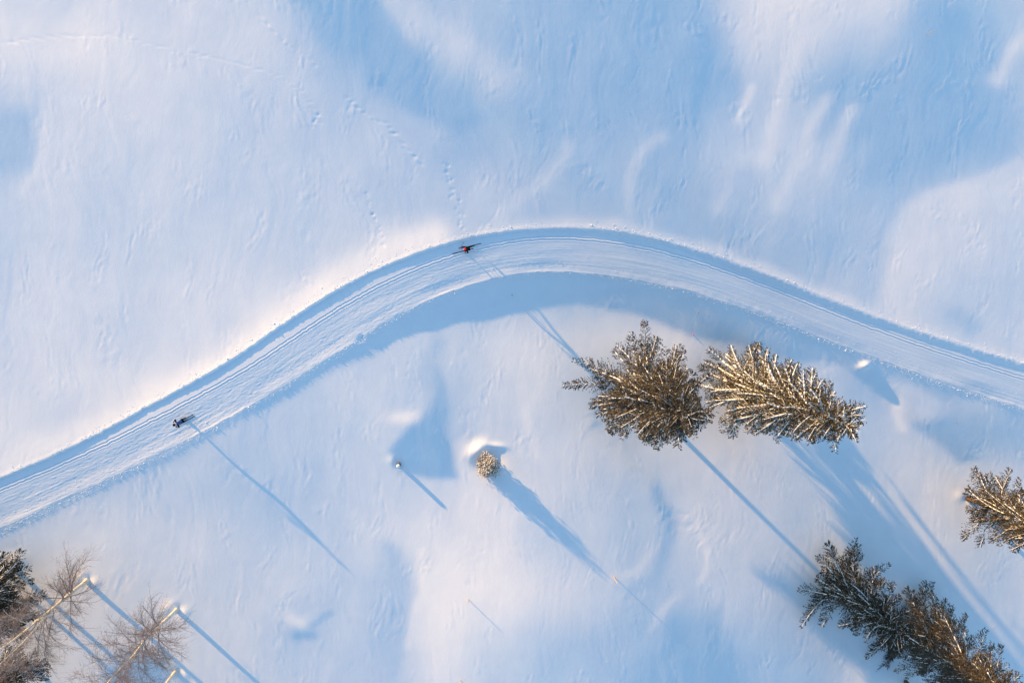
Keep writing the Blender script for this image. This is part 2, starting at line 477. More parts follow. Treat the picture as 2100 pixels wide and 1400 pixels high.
for ln, sd in (([(850, 760), (852, 800), (845, 850)], 7), ([(840, 730), (832, 800)], 8), ([(560, 1260), (585, 1230), (610, 1210)], 9),
               ([(940, 1160), (1000, 1120)], 10), ([(1850, 440), (1835, 500), (1830, 540)], 12), ([(1790, 470), (1782, 560)], 13),
               ([(1480, 1010), (1450, 1080)], 15), ([(2020, 500), (2000, 600)], 16), ([(180, 1150), (215, 1115)], 17), ([(1210, 1080), (1195, 1030)], 18)):
    track(ln, 6, .009, .09, .05, 40, 3.5, sd, .8)
# mounds, hollows
stamp(HN, 1774, 750, .22, .38, .27, 20)
stamp(HN, 1832, 1380, .10, .9, .6, 20)
stamp(HN, 1001, 948, -.30, .75, .62, 0)
stamp(HN, 982, 922, .30, .62, .42, 35)
stamp(HN, 1018, 914, .12, .6, .2, -10)
stamp(HN, 818, 950, -.10, .28, .28); stamp(HN, 806, 945, .05, .3, .3)
for (u, v) in ((178, 1188), (362, 1248), (362, 1376)):
    stamp(HN, u, v, -.10, .32, .32); stamp(HN, u - 13, v - 4, .09, .42, .3, 30); stamp(HN, u + 18, v + 6, .05, .3, .3)
stamp(HN, 1984, 1022, -.10, .25, .25); stamp(HN, 1968, 1018, .05, .4, .35)
stamp(HN, 740, 690, -.10, .3, .25); stamp(HN, 747, 686, .06, .12, .3, 30)
stamp(HN, 30, 1150, .10, .6, .4)

# ------------------------------------------------------------------ the groomed trail
def dense(U):
    u = np.arange(-150, 2251, 5.0)
    a = np.array(U, float)
    # smooth interpolation of the digitised edge
    v = np.interp(u, a[:, 0], a[:, 1])
    k = np.hanning(31); k /= k.sum()
    vp = np.r_[v[0] + (np.arange(-15, 0)) * (v[1] - v[0]), v, v[-1] + np.arange(1, 16) * (v[-1] - v[-2])]
    v = np.convolve(vp, k, 'valid')
    x, y = px2w(u, v)
    return np.stack([x, y], 1)
PUPE, PLOE = dense(U_UP), dense(U_LO)
def resample(P, ds):
    d = np.r_[0, np.cumsum(np.hypot(*np.diff(P, axis=0).T))]
    s = np.arange(0, d[-1], ds)
    return np.stack([np.interp(s, d, P[:, 0]), np.interp(s, d, P[:, 1])], 1)
up_c = resample(PUPE, .25)
# centreline: for each point of the upper edge take the nearest of the lower edge
lo_c = resample(PLOE, .1)
nn = np.array([np.argmin(((lo_c - p) ** 2).sum(1)) for p in up_c])
ctr = (up_c + lo_c[nn]) / 2
k = np.hanning(25); k /= k.sum()
ctr = np.stack([np.convolve(ctr[:, i], k, 'valid') for i in (0, 1)], 1)
DS = .09
CTR = resample(ctr, DS)
for _ in range(2):
    kk = np.hanning(41); kk /= kk.sum()
    cp = np.concatenate([2 * CTR[:1] - CTR[20:0:-1], CTR, 2 * CTR[-1:] - CTR[-2:-22:-1]])
    CTR = np.stack([np.convolve(cp[:, i], kk, 'valid') for i in (0, 1)], 1)
NS = len(CTR)
TAN_ = np.gradient(CTR, axis=0); TAN_ /= np.linalg.norm(TAN_, axis=1)[:, None]
NRM = np.stack([TAN_[:, 1], -TAN_[:, 0]], 1)      # towards the lower edge of the photograph
def edge_dist(EDGE, sgn):
    out = np.zeros(NS)
    for i in range(0, NS, 4):
        d = EDGE - CTR[i]
        al = np.abs(d @ TAN_[i]); k_ = np.argmin(al + 1e3 * ((d @ NRM[i]) * sgn < 0))
        out[i] = (d[k_] @ NRM[i]) * sgn
    idx = np.arange(0, NS, 4)
    w_ = np.interp(np.arange(NS), idx, out[idx])
    kk = np.hanning(61); kk /= kk.sum()
    wp = np.r_[np.full(30, w_[0]), w_, np.full(30, w_[-1])]
    return np.convolve(wp, kk, 'valid')
WU, WL = edge_dist(up_c, -1), edge_dist(lo_c, 1)
CU = w2px(CTR[:, 0], CTR[:, 1])[0]                 # photograph column of each station
def par(tab):
    return np.interp(CU, [p[0] for p in tab], [p[1] for p in tab])
P_B = par([(0, .05), (300, .08), (600, .11), (900, .09), (1100, .03), (1400, .01), (2100, .02)])      # upper bank lip
P_C = par([(0, .12), (400, .13), (800, .13), (1100, .10), (1300, .12), (1500, .16), (1800, .18), (2100, .16)])   # cut below the upper edge
P_CW = par([(0, .12), (900, .14), (1200, .2), (1500, .7), (2100, .8)])                                # width of that cut
P_L = par([(0, .07), (500, .06), (700, .065), (850, .09), (1000, .10), (1500, .075), (2100, .06)])                             # rise of the lower lip
P_LW = par([(0, 1.0), (600, .9), (1100, .75), (1600, .7), (2100, .7)])
P_D = par([(0, .03), (500, .02), (750, .02), (1000, .07), (1500, .08), (1800, .07), (2100, .05)])                  # drop beyond the lip
P_G = par([(0, .22), (340, .30), (600, .33), (900, .30), (1114, .22), (1457, .27), (2100, .33)])      # where the ski tracks lie

# noise in trail coordinates
QN = 128
def tnoise(ls, lq, seed, ang=0.0):
    r = np.random.default_rng(seed)
    ks = 2 * np.pi * np.fft.fftfreq(NS, DS)[:, None]; kq = 2 * np.pi * np.fft.fftfreq(QN, .05)[None, :]
    a = math.radians(ang)
    p = ks * math.cos(a) + kq * math.sin(a); q = -ks * math.sin(a) + kq * math.cos(a)
    rr = np.sqrt((p * ls / 6.283) ** 2 + (q * lq / 6.283) ** 2)
    n = np.real(np.fft.ifft2(np.fft.fft2(r.standard_normal((NS, QN))) * rr * np.exp(-rr ** 2)))
    return n / n.std()
chop_amt = np.clip(np.interp(CU, [0, 150, 350, 500, 800, 1000, 1200, 2100], [.7, 1, 1.25, 1.1, .8, .6, .35, .2]), 0, 2)[:, None]
TN = (tnoise(1.1, .19, 31, 13) * .0021 + tnoise(.9, .18, 32, -15) * .0013 + tnoise(.28, .2, 33) * .0011) * chop_amt
blob = tnoise(.5, .3, 34, 20)
TN += np.clip(blob - 1.5, 0, 2) * .007 * chop_amt
TN += tnoise(7, .13, 35) * .0009 + tnoise(14, .3, 37) * .0016 + tnoise(6, 1.5, 36) * .004
EDGEJ = tnoise(.7, .7, 41)[:, 0] * .022 + tnoise(.25, .5, 42)[:, 0] * .012    # raggedness of the upper edge
EDGEK = tnoise(1.2, .7, 43)[:, 0] * .02

def trail_profile(s_idx, q):
    """height of the trail above the open snow; q metres from the centreline, + = lower side.
       returns profile and weight of the open-snow texture"""
    i0 = np.clip(np.floor(s_idx).astype(int), 0, NS - 2); f = s_idx - i0
    g = lambda A: A[i0] * (1 - f) + A[i0 + 1] * f
    wu, wl, b, c, cw, l, lw, d, gr = map(g, (WU, WL, P_B, P_C, P_CW, P_L, P_LW, P_D, P_G))
    wu = wu + g(EDGEJ); wl = wl + g(EDGEK)
    a = q + wu                     # distance inside the upper edge
    e = wl - q                     # distance inside the lower edge
    bank = b * np.exp(np.minimum(a, 0) / 1.1) * smooth01((a + 8) / 2)
    crumb = .011 * np.exp(-((a + .12) / .16) ** 2)
    inside = smooth01(a / cw)
    deck0 = b - c
    h = bank + crumb * (1 - inside) + (deck0 - bank) * inside
    # lower lip
    lip = np.clip(1 - e / lw, 0, 1) ** 1.6
    h = np.where(a > 0, h + (l + .0) * lip * (e > 0), h)
    crest = deck0 + l
    out = crest * np.exp(-np.maximum(-e, 0) / .75) + .0
    drop = -d * (1 - np.exp(-np.maximum(-e, 0) / .35)) * np.exp(-np.maximum(-e, 0) / 3.0)
    o2 = out + drop
    tt = smooth01(-e / .10 + .5)
    h = h * (1 - tt) + np.where(e < .3, o2, 0) * tt
    # classic tracks: two grooves
    gc = -wu + (wu + wl) * gr
    for off, amp in ((-.13, 1), (.13, 1)):
        x = q - gc - off
        h = h - .036 * np.exp(-(np.abs(x) / .050) ** 4) + .009 * np.exp(-((np.abs(x) - .095) / .03) ** 2)
    h = h + .010 * np.exp(-((q - gc) / .5) ** 2)
    dm = smooth01(a / .3) * smooth01(e / .25)
    # chop on the skating lane
    jq = np.clip(q / .05 + QN / 2, 0, QN - 2); j0 = np.floor(jq).astype(int); fq = jq - j0
    tn = (TN[i0, j0] * (1 - f) * (1 - fq) + TN[i0 + 1, j0] * f * (1 - fq) + TN[i0, j0 + 1] * (1 - f) * fq + TN[i0 + 1, j0 + 1] * f * fq)
    lane = smooth01((q - gc - .25) / .5) * .93 + .07
    h = h + tn * dm * lane
    return h, 1 - dm

def near_trail(x, y):
    """station index and offset of each point"""
    step = 8
    C = CTR[::step]
    si = np.zeros(len(x)); q = np.zeros(len(x))
    for a in range(0, len(x), 40000):
        xx = x[a:a + 40000]; yy = y[a:a + 40000]
        d = (xx[:, None] - C[None, :, 0]) ** 2 + (yy[:, None] - C[None, :, 1]) ** 2
        i = np.argmin(d, 1) * step
        for _ in range(4):
            i_ = np.clip(np.round(i).astype(int), 0, NS - 1)
            t = ((xx - CTR[i_, 0]) * TAN_[i_, 0] + (yy - CTR[i_, 1]) * TAN_[i_, 1]) / DS
            i = np.clip(i_ + t, 0, NS - 1)
        i_ = np.clip(np.floor(i).astype(int), 0, NS - 2); f = i - i_
        cx = CTR[i_] * (1 - f)[:, None] + CTR[i_ + 1] * f[:, None]
        nx = NRM[i_] * (1 - f)[:, None] + NRM[i_ + 1] * f[:, None]
        si[a:a + 40000] = i
        q[a:a + 40000] = (xx - cx[:, 0]) * nx[:, 0] + (yy - cx[:, 1]) * nx[:, 1]
    return si, q

# rows and columns of the finely meshed part
ix0, ix1 = int((-47 - X0) / DF), int((62 - X0) / DF)
jy0, jy1 = int((-45 - Y0) / DF), int((33 - Y0) / DF)
XF = GXF[jy0:jy1, ix0:ix1]; YF = GYF[jy0:jy1, ix0:ix1]
HF = HE[jy0:jy1, ix0:ix1].copy(); TX = HN[jy0:jy1, ix0:ix1]
# which points are near the trail
U_, V_ = w2px(XF, YF)
cv = np.interp(U_, CU, w2px(CTR[:, 0], CTR[:, 1])[1])
nearm = np.abs(V_ - cv) < 330
fx, fy = XF[nearm], YF[nearm]
si, qq = near_trail(fx, fy)
pr, wt = trail_profile(si, qq)
HTRUE = HF + TX
HTRUE[nearm] = HF[nearm] + pr + TX[nearm] * (.12 + .88 * wt)
def ginterp(A, x, y):
    a = np.clip((np.asarray(x) - XF[0, 0]) / DF, 0, A.shape[1] - 1.001); b = np.clip((np.asarray(y) - YF[0, 0]) / DF, 0, A.shape[0] - 1.001)
    i = np.floor(a).astype(int); j = np.floor(b).astype(int); fa = a - i; fb = b - j
    return A[j, i] * (1 - fa) * (1 - fb) + A[j, i + 1] * fa * (1 - fb) + A[j + 1, i] * (1 - fa) * fb + A[j + 1, i + 1] * fa * fb
def gz(x, y):
    return float(ginterp(HTRUE, x, y))
def place(u, v, dz=0.0):
    """ground point seen at photograph pixel u, v"""
    z = 0.0
    for _ in range(6):
        x, y = px2w(u, v, z); z = gz(float(x), float(y))
    return Vector((float(x), float(y), z + dz))

# ---- ground mesh: fine in the picture, coarse rings out to the horizon
HG = HTRUE.copy()
MARG = .55
i_ = np.clip(si.astype(int), 0, NS - 1)
under = (qq > -WU[i_] - MARG + .22) & (qq < WL[i_] + MARG - .22)
tmp = HG[nearm]; tmp[under] -= .16; HG[nearm] = tmp
far = np.array([2, 5, 10, 18, 30, 50, 90, 160, 300, 600, 1100])
xs = np.r_[XF[0, 0] - far[::-1], XF[0], XF[0, -1] + far]
ys = np.r_[YF[0, 0] - far[::-1], YF[:, 0], YF[-1, 0] + far]
nf = len(far)
XX, YY = np.meshgrid(xs, ys)
LOWP = np.real(np.fft.ifft2(np.fft.fft2(HE) * np.exp(-(KXF ** 2 + KYF ** 2) * 1.6 ** 2)))[jy0:jy1, ix0:ix1]
ZL = ginterp(LOWP, np.clip(XX, XF[0, 0], XF[0, -1]).ravel(), np.clip(YY, YF[0, 0], YF[-1, 0]).ravel()).reshape(XX.shape)
ZZ = np.pad(HG, nf, mode='edge')
outm = np.ones(ZZ.shape, bool); outm[nf:-nf, nf:-nf] = False
ZZ[outm] = ZL[outm]
dd = np.maximum(np.maximum(XF[0, 0] - XX, XX - XF[0, -1]), np.maximum(YF[0, 0] - YY, YY - YF[-1, 0]))
ZZ = ZZ * np.exp(-np.maximum(dd, 0) / 60) - np.maximum(dd - 40, 0) * .03
ny_, nx_ = XX.shape
idx = np.arange(ny_ * nx_).reshape(ny_, nx_)
faces = np.stack([idx[:-1, :-1], idx[:-1, 1:], idx[1:, 1:], idx[1:, :-1]], -1).reshape(-1, 4)
gm = make_mesh('snow_ground', np.stack([XX, YY, ZZ], -1).reshape(-1, 3), faces, M_SNOW, True)
link('snow_ground', gm, kind='structure')

# ---- trail ribbon, finely meshed
QS = np.linspace(0, 1, 128)
rows = []
qmin = -WU - MARG; qmax = WL + MARG
Q = np.zeros((NS, len(QS))); 
for j, t in enumerate(QS):
    Q[:, j] = qmin + (qmax - qmin) * t
RX = CTR[:, 0][:, None] + NRM[:, 0][:, None] * Q; RY = CTR[:, 1][:, None] + NRM[:, 1][:, None] * Q
S_ = np.repeat(np.arange(NS)[:, None].astype(float), len(QS), 1)
pr, wt = trail_profile(S_.ravel(), Q.ravel())
RZ = ginterp(HF, RX.ravel(), RY.ravel()) + pr + ginterp(TX, RX.ravel(), RY.ravel()) * (.12 + .88 * wt)
RZ = RZ.reshape(NS, len(QS))
RZ += .003
inr = (CTR[:, 0] > XF[0, 0] + .5) & (CTR[:, 0] < XF[0, -1] - .5)
a0, a1 = np.where(inr)[0][[0, -1]]
RX, RY, RZ = RX[a0:a1], RY[a0:a1], RZ[a0:a1]
nn_, mm_ = RX.shape
idx = np.arange(nn_ * mm_).reshape(nn_, mm_)
faces = np.stack([idx[:-1, :-1], idx[:-1, 1:], idx[1:, 1:], idx[1:, :-1]], -1).reshape(-1, 4)[:, ::-1]
tm = make_mesh('ski_trail', np.stack([RX, RY, RZ], -1).reshape(-1, 3), faces, M_TRAIL, True)
link('ski_trail', tm, kind='structure')

# ---- crumbs of snow thrown out along the trail
ico_v = []
ph = (1 + 5 ** .5) / 2
for a_, b_ in ((1, ph),):
    for s1 in (-1, 1):
        for s2 in (-1, 1):
            ico_v += [(0, s1 * a_, s2 * b_), (s1 * a_, s2 * b_, 0), (s2 * b_, 0, s1 * a_)]
ico_v = np.array(ico_v) / np.linalg.norm(ico_v[0])
ico_f = []
for i in range(12):
    for j in range(i + 1, 12):
        for k3 in range(j + 1, 12):
            P3 = ico_v[[i, j, k3]]
            if max(np.linalg.norm(P3[0] - P3[1]), np.linalg.norm(P3[1] - P3[2]), np.linalg.norm(P3[0] - P3[2])) < 1.1:
                nrm = np.cross(P3[1] - P3[0], P3[2] - P3[0])
                ico_f.append((i, j, k3) if nrm @ P3.mean(0) > 0 else (i, k3, j))
ico_f = np.array(ico_f)
def lumps(cent, rad, seed, squash=.75):
    """many uneven little lumps"""
    r = np.random.default_rng(seed)
    n = len(cent)
    V = ico_v[None] * (rad[:, None, None] * r.uniform(.7, 1.25, (n, 12, 1)))
    V = V * np.array([1, 1, squash])
    V = V + cent[:, None, :]
    Fc = ico_f[None] + (np.arange(n) * 12)[:, None, None]
    return V.reshape(-1, 3), Fc.reshape(-1, 3)
cs, cq, cr = [], [], []
for _ in range(3200):
    s = RNG.uniform(a0, a1); i = int(s)
    t = RNG.random(); ch = CU[i]
    if t < .40:
        q = -WU[i] - abs(RNG.normal(0, .30)) - .02; r_ = RNG.uniform(.015, .04)
        if not (150 < ch < 1400) and RNG.random() < .6: continue
    elif t < .80:
        q = WL[i] + abs(RNG.normal(0, .22)) + .03; r_ = RNG.uniform(.015, .042)
    elif t < .95:
        q = WL[i] - .45 - abs(RNG.normal(0, .35)); r_ = RNG.uniform(.012, .03)
    else:
        q = RNG.uniform(-WU[i] + .3, WL[i]); r_ = RNG.uniform(.01, .025)
    cs.append(s); cq.append(q); cr.append(r_ * (1.8 if RNG.random() < .03 else 1))
cs, cq, cr = map(np.array, (cs, cq, cr))
ii = cs.astype(int)
cxx = CTR[ii, 0] + NRM[ii, 0] * cq; cyy = CTR[ii, 1] + NRM[ii, 1] * cq
ok = (cxx > XF[0, 0] + 1) & (cxx < XF[0, -1] - 1)
cxx, cyy, cr = cxx[ok], cyy[ok], cr[ok]
czz = ginterp(HTRUE, cxx, cyy) + cr * .3
v_, f_ = lumps(np.stack([cxx, cyy, czz], 1), cr, 5)
link('snow_crumbs', make_mesh('snow_crumbs', v_, f_, M_TRAIL), kind='stuff', label='small crumbs of snow scattered along the trail edges', cat='snow crumbs')

# ------------------------------------------------------------------ trees
def prisms(P0, P1, R0, R1, n=3):
    """many n-sided tube segments at once"""
    D = P1 - P0
    D = D / (np.linalg.norm(D, axis=1)[:, None] + 1e-9)
    A = np.where(np.abs(D[:, 2:3]) < .9, np.array([[0, 0, 1.]]), np.array([[1., 0, 0]]))
    E1 = np.cross(D, A); E1 /= np.linalg.norm(E1, axis=1)[:, None]
    E2 = np.cross(D, E1)
    V = []
    for P, R in ((P0, R0), (P1, R1)):
        for k_ in range(n):
            t = 2 * math.pi * k_ / n
            V.append(P + (E1 * math.cos(t) + E2 * math.sin(t)) * R[:, None])
    V = np.stack(V, 1)
    base = (np.arange(len(P0)) * 2 * n)[:, None]
    Fc = np.concatenate([base + np.array([[k_, (k_ + 1) % n, n + (k_ + 1) % n, n + k_]]) for k_ in range(n)], 0)
    return V.reshape(-1, 3), Fc

def strips(P0, P1, W0, W1, up=.5):
    """little roof-shaped ridges of snow from P0 to P1 (4 verts per end, open below)"""
    D = P1 - P0; D /= (np.linalg.norm(D, axis=1)[:, None] + 1e-9)
    S = np.cross(D, np.array([[0, 0, 1.]])); S /= (np.linalg.norm(S, axis=1)[:, None] + 1e-9)
    U = np.cross(S, D)
    V = []
    for P, W in ((P0, W0), (P1, W1)):
        w = W[:, None]
        V += [P - S * w, P - S * w * .45 + U * w * up, P + S * w * .45 + U * w * up, P + S * w]
    V = np.stack(V, 1)
    b = (np.arange(len(P0)) * 8)[:, None]
    Fc = np.concatenate([b + np.array([[i, i + 1, i + 5, i + 4]]) for i in range(3)] + [b + np.array([[0, 3, 2, 1]]), b + np.array([[4, 5, 6, 7]])], 0)
    return V.reshape(-1, 3), Fc

def spruce(name, u, v, H, R, h0, seed, label, snow=.6, needle=M_NEED, dens=1.5, lean=(0, 0), asym=None, droop=1.0, tsnow=None, pw=.8, trunk_r=None, group=None, step=.44, loc=None, ragged=.16, tuft=1.0, floor=lambda a: .35, nb_=(5, 7), sw=1.0):
    r = np.random.default_rng(seed)
    root = link(name, None, label=label, cat='spruce', group=group)
    root.location = loc if loc is not None else place(u, v, -.12)
    tr = trunk_r or H * .0125
    # trunk
    zs = np.linspace(0, H, 26)
    wob = np.cumsum(r.normal(0, .02, (26, 2)), 0); wob[0] = 0
    def tp(z):
        t = z / H
        return np.array([lean[0] * t + np.interp(z, zs, wob[:, 0]), lean[1] * t + np.interp(z, zs, wob[:, 1])])
    mb = MB()
    mb.tube([(*tp(z), z) for z in zs], [tr * (1.25 if i == 0 else 1) * (1 - .97 * z / H) + .008 for i, z in enumerate(zs)], 10)
    mb.build('trunk', M_BARK, root)
    limb = [[], [], [], []]; tv = []; snow_seg = [[], [], [], []]
    tp0, tdir, tlen, twid = [], [], [], []
    z = h0
    while z < H - .25:
        t = (H - z) / (H - h0)                    # 1 at the bottom, 0 at the top
        nb = r.integers(*nb_) if t > .12 else 4
        ph0 = r.uniform(0, 6.283)
        for b in range(nb):
            ph_ = ph0 + b * 6.283 / nb + r.normal(0, .3)
            zz = z + r.uniform(-.18, .18)
            L = R * (t ** pw) * (1 + r.normal(0, ragged)) + .18
            if asym: L *= asym(math.degrees(ph_) % 360, t)
            if r.random() < .10: L *= .6
            L = max(L, .15)
            d = np.array([math.cos(ph_), math.sin(ph_), 0])
            e0 = math.tan(math.radians(52 * (1 - t) ** 2.2 + 4 - 16 * t + r.normal(0, 7)))
            dr = (.30 + .34 * t) * droop * (1 + r.normal(0, .15))
            side = np.array([-d[1], d[0], 0]); bend = r.normal(0, .20)
            n = max(5, int(L / .26))
            s = np.linspace(0, 1, n + 1)
            o = np.array([*tp(zz), zz])
            C = o[None] + d[None] * (L * s)[:, None] * .97 + side[None] * (bend * L * s * s)[:, None]
            C[:, 2] += L * (e0 * s - dr * s ** 1.7 + .16 * s ** 4)
            C[:, 2] = np.maximum(C[:, 2], floor(math.degrees(ph_) % 360) + r.uniform(0, .5) + .1 * s)
            rad = (.012 + .011 * L) * (1 - .9 * s)
            limb[0].append(C[:-1]); limb[1].append(C[1:]); limb[2].append(rad[:-1]); limb[3].append(rad[1:])
            # snow lying along the limb, in broken lengths
            cover = snow * (1.25 if r.random() < .7 else .3)
            m = r.random(n) < cover
            w_ = (.018 + .010 * min(L, 3.5)) * sw * r.uniform(.5, 1.35, n) * (1 - .55 * s[:-1])
            off = np.array([[0, 0, 1.]]) * (rad[:-1, None] + .015)
            snow_seg[0].append((C[:-1] + off)[m]); snow_seg[1].append((C[1:] + off)[m])
            snow_seg[2].append(w_[m]); snow_seg[3].append((w_ * r.uniform(.6, 1.1, n))[m])
            # side shoots
            nt_ = int(L / .085 * dens)
            st_ = np.sort(r.uniform(.06, 1.0, nt_))
            Ci = np.stack([np.interp(st_, s, C[:, k_]) for k_ in range(3)], 1)
            Dn = np.stack([np.interp(np.clip(st_ + .02, 0, 1), s, C[:, k_]) - np.interp(st_ - .02, s, C[:, k_]) for k_ in range(3)], 1)
            Dn /= np.linalg.norm(Dn, axis=1)[:, None]
            sg = np.where(np.arange(nt_) % 2 == 0, 1., -1.)
            lt = (.16 + .27 * min(L, 3.6) * (np.sin(np.pi * np.clip(st_, .0, 1) ** .8) ** .6) * (1.12 - .55 * st_)) * r.uniform(.6, 1.2, nt_)
            Sd = np.cross(Dn, np.array([[0, 0, 1.]])); Sd /= (np.linalg.norm(Sd, axis=1)[:, None] + 1e-9)
            an = np.radians(r.uniform(34, 62, nt_))[:, None]
            Td = Dn * np.cos(an) + Sd * sg[:, None] * np.sin(an)
            Td[:, 2] -= r.uniform(.2, .45, nt_) * droop
            Td /= np.linalg.norm(Td, axis=1)[:, None]
            Pe = Ci + Td * lt[:, None]
            limb[0].append(Ci); limb[1].append(Pe); limb[2].append(np.full(nt_, .007)); limb[3].append(np.full(nt_, .003))
            m = r.random(nt_) < (snow * .5 if tsnow is None else tsnow)
            mid = Ci + Td * (lt * r.uniform(.35, .95, nt_))[:, None]
            wz = r.uniform(.006, .018, nt_)
            u2 = np.array([[0, 0, .022]])
            snow_seg[0].append((Ci + u2)[m]); snow_seg[1].append((mid + u2)[m]); snow_seg[2].append(wz[m]); snow_seg[3].append(wz[m] * .6)
            # needle tufts along each shoot
            for kf in range(8):
                fr = (kf + r.uniform(0, 1, nt_)) / 8
                keep = r.random(nt_) < np.clip(lt / .38, .35, 1)
                sp = (Ci + Td * (lt * fr)[:, None])[keep]
                dd_ = Td[keep] + r.normal(0, .42, (keep.sum(), 3))
                dd_[:, 2] -= .15
                tp0.append(sp); tdir.append(dd_); tlen.append(r.uniform(.09, .20, keep.sum()) * tuft); twid.append(r.uniform(.022, .046, keep.sum()) * tuft)
            # tufts on the limb itself
            ne = int(L * 7)
            se = r.uniform(.15, 1, ne)
            sp = np.stack([np.interp(se, s, C[:, k_]) for k_ in range(3)], 1)
            tp0.append(sp); tdir.append(d[None] + r.normal(0, .5, (ne, 3))); tlen.append(r.uniform(.08, .2, ne)); twid.append(r.uniform(.015, .035, ne))
        z += step * (.62 + .7 * t ** .5) * r.uniform(.8, 1.2)
    # leader
    ne = 60
    tp0.append(np.stack([np.full(ne, tp(H)[0]), np.full(ne, tp(H)[1]), r.uniform(H - .8, H, ne)], 1)); tdir.append(r.normal(0, .5, (ne, 3)) + [0, 0, .7]); tlen.append(np.full(ne, .16)); twid.append(np.full(ne, .03))
    P0, P1, R0, R1 = (np.concatenate(a_) for a_ in limb)
    v1, f1 = prisms(P0, P1, R0, R1)
    link('branches', make_mesh('branches', v1, f1, M_BARK), root)
    P, D, Ln, W = map(np.concatenate, (tp0, tdir, tlen, twid))
    D /= np.linalg.norm(D, axis=1)[:, None]
    rn = r.normal(0, 1, D.shape); S = np.cross(D, rn); S /= np.linalg.norm(S, axis=1)[:, None]
    V = np.stack([P, P + D * (Ln * .45)[:, None] + S * W[:, None], P + D * Ln[:, None], P + D * (Ln * .45)[:, None] - S * W[:, None]], 1).reshape(-1, 3)
    V[:, 2] = np.maximum(V[:, 2], .1)
    Fc = np.arange(len(V)).reshape(-1, 4)
    link('foliage', make_mesh('foliage', V, Fc, needle), root)
    P0, P1, R0, R1 = (np.concatenate(a_) for a_ in snow_seg)
    v1, f1 = strips(P0, P1, R0, R1)
    link('branch_snow', make_mesh('branch_snow', v1, f1, M_SNOWTREE), root)
    return root

def b_tree(deg, t):
    return 1 - .22 * math.exp(-((deg - 150) / 55) ** 2) * t + .12 * math.exp(-((deg - 225) / 30) ** 2) * t
def f_tree(deg, t):
    return 1 - .28 * math.exp(-((deg - 180) / 35) ** 2)
def a_tree(deg, t):      # broad shaggy crown, longer on the far side
    k_ = 1 + .26 * math.exp(-((deg - 112) / 30) ** 2) * t + .06 * math.exp(-((deg - 170) / 12) ** 2)
    return k_
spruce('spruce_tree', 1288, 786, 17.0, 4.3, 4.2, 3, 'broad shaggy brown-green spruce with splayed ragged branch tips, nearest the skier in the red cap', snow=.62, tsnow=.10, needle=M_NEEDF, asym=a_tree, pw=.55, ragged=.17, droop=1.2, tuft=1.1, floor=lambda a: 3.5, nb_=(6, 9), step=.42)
spruce('spruce_tree', 1497, 784, 20.6, 4.3, 2.2, 5, 'tall pointed spruce with cream snow ridges on every branch, right of the broad shaggy one', snow=1.0, tsnow=.40, sw=1.7, needle=M_NEED, pw=.62, droop=1.3, asym=b_tree, nb_=(5, 7), ragged=.14, floor=lambda a: .9 + 1.8 * max(0, math.cos(math.radians(a - 225))) ** .5)
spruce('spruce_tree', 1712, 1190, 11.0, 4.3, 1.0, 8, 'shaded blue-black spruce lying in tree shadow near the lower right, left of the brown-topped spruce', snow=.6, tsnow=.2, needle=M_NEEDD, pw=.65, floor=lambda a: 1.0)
spruce('spruce_tree', 1862, 1285, 18.0, 4.4, 1.3, 9, 'brown-green spruce with its top cut by the lower right corner, touching the blue-black spruce', snow=.4, tsnow=.08, needle=M_NEEDF, pw=.6)
spruce('spruce_tree', 1985, 1022, 16.5, 3.5, 2.6, 12, 'spruce with bare lit trunk foot showing at the right edge of the view', snow=.7, tsnow=.2, needle=M_NEED, pw=.62, asym=f_tree, floor=lambda a: 2.9)
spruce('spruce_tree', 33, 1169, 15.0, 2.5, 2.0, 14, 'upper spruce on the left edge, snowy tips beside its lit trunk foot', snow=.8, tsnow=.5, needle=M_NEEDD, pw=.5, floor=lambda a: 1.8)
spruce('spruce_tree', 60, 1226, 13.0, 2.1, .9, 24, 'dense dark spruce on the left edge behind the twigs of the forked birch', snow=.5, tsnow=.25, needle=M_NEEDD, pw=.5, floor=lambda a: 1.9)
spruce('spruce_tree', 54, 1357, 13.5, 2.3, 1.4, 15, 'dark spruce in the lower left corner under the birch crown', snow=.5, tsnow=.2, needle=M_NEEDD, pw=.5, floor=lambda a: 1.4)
spruce('spruce_tree', 1857, 1397, 13.0, 2.4, 5.0, 19, 'spruce showing only its trunk foot on the bottom edge, beside a bright mound', snow=.5, needle=M_NEED, pw=.7, trunk_r=.17)

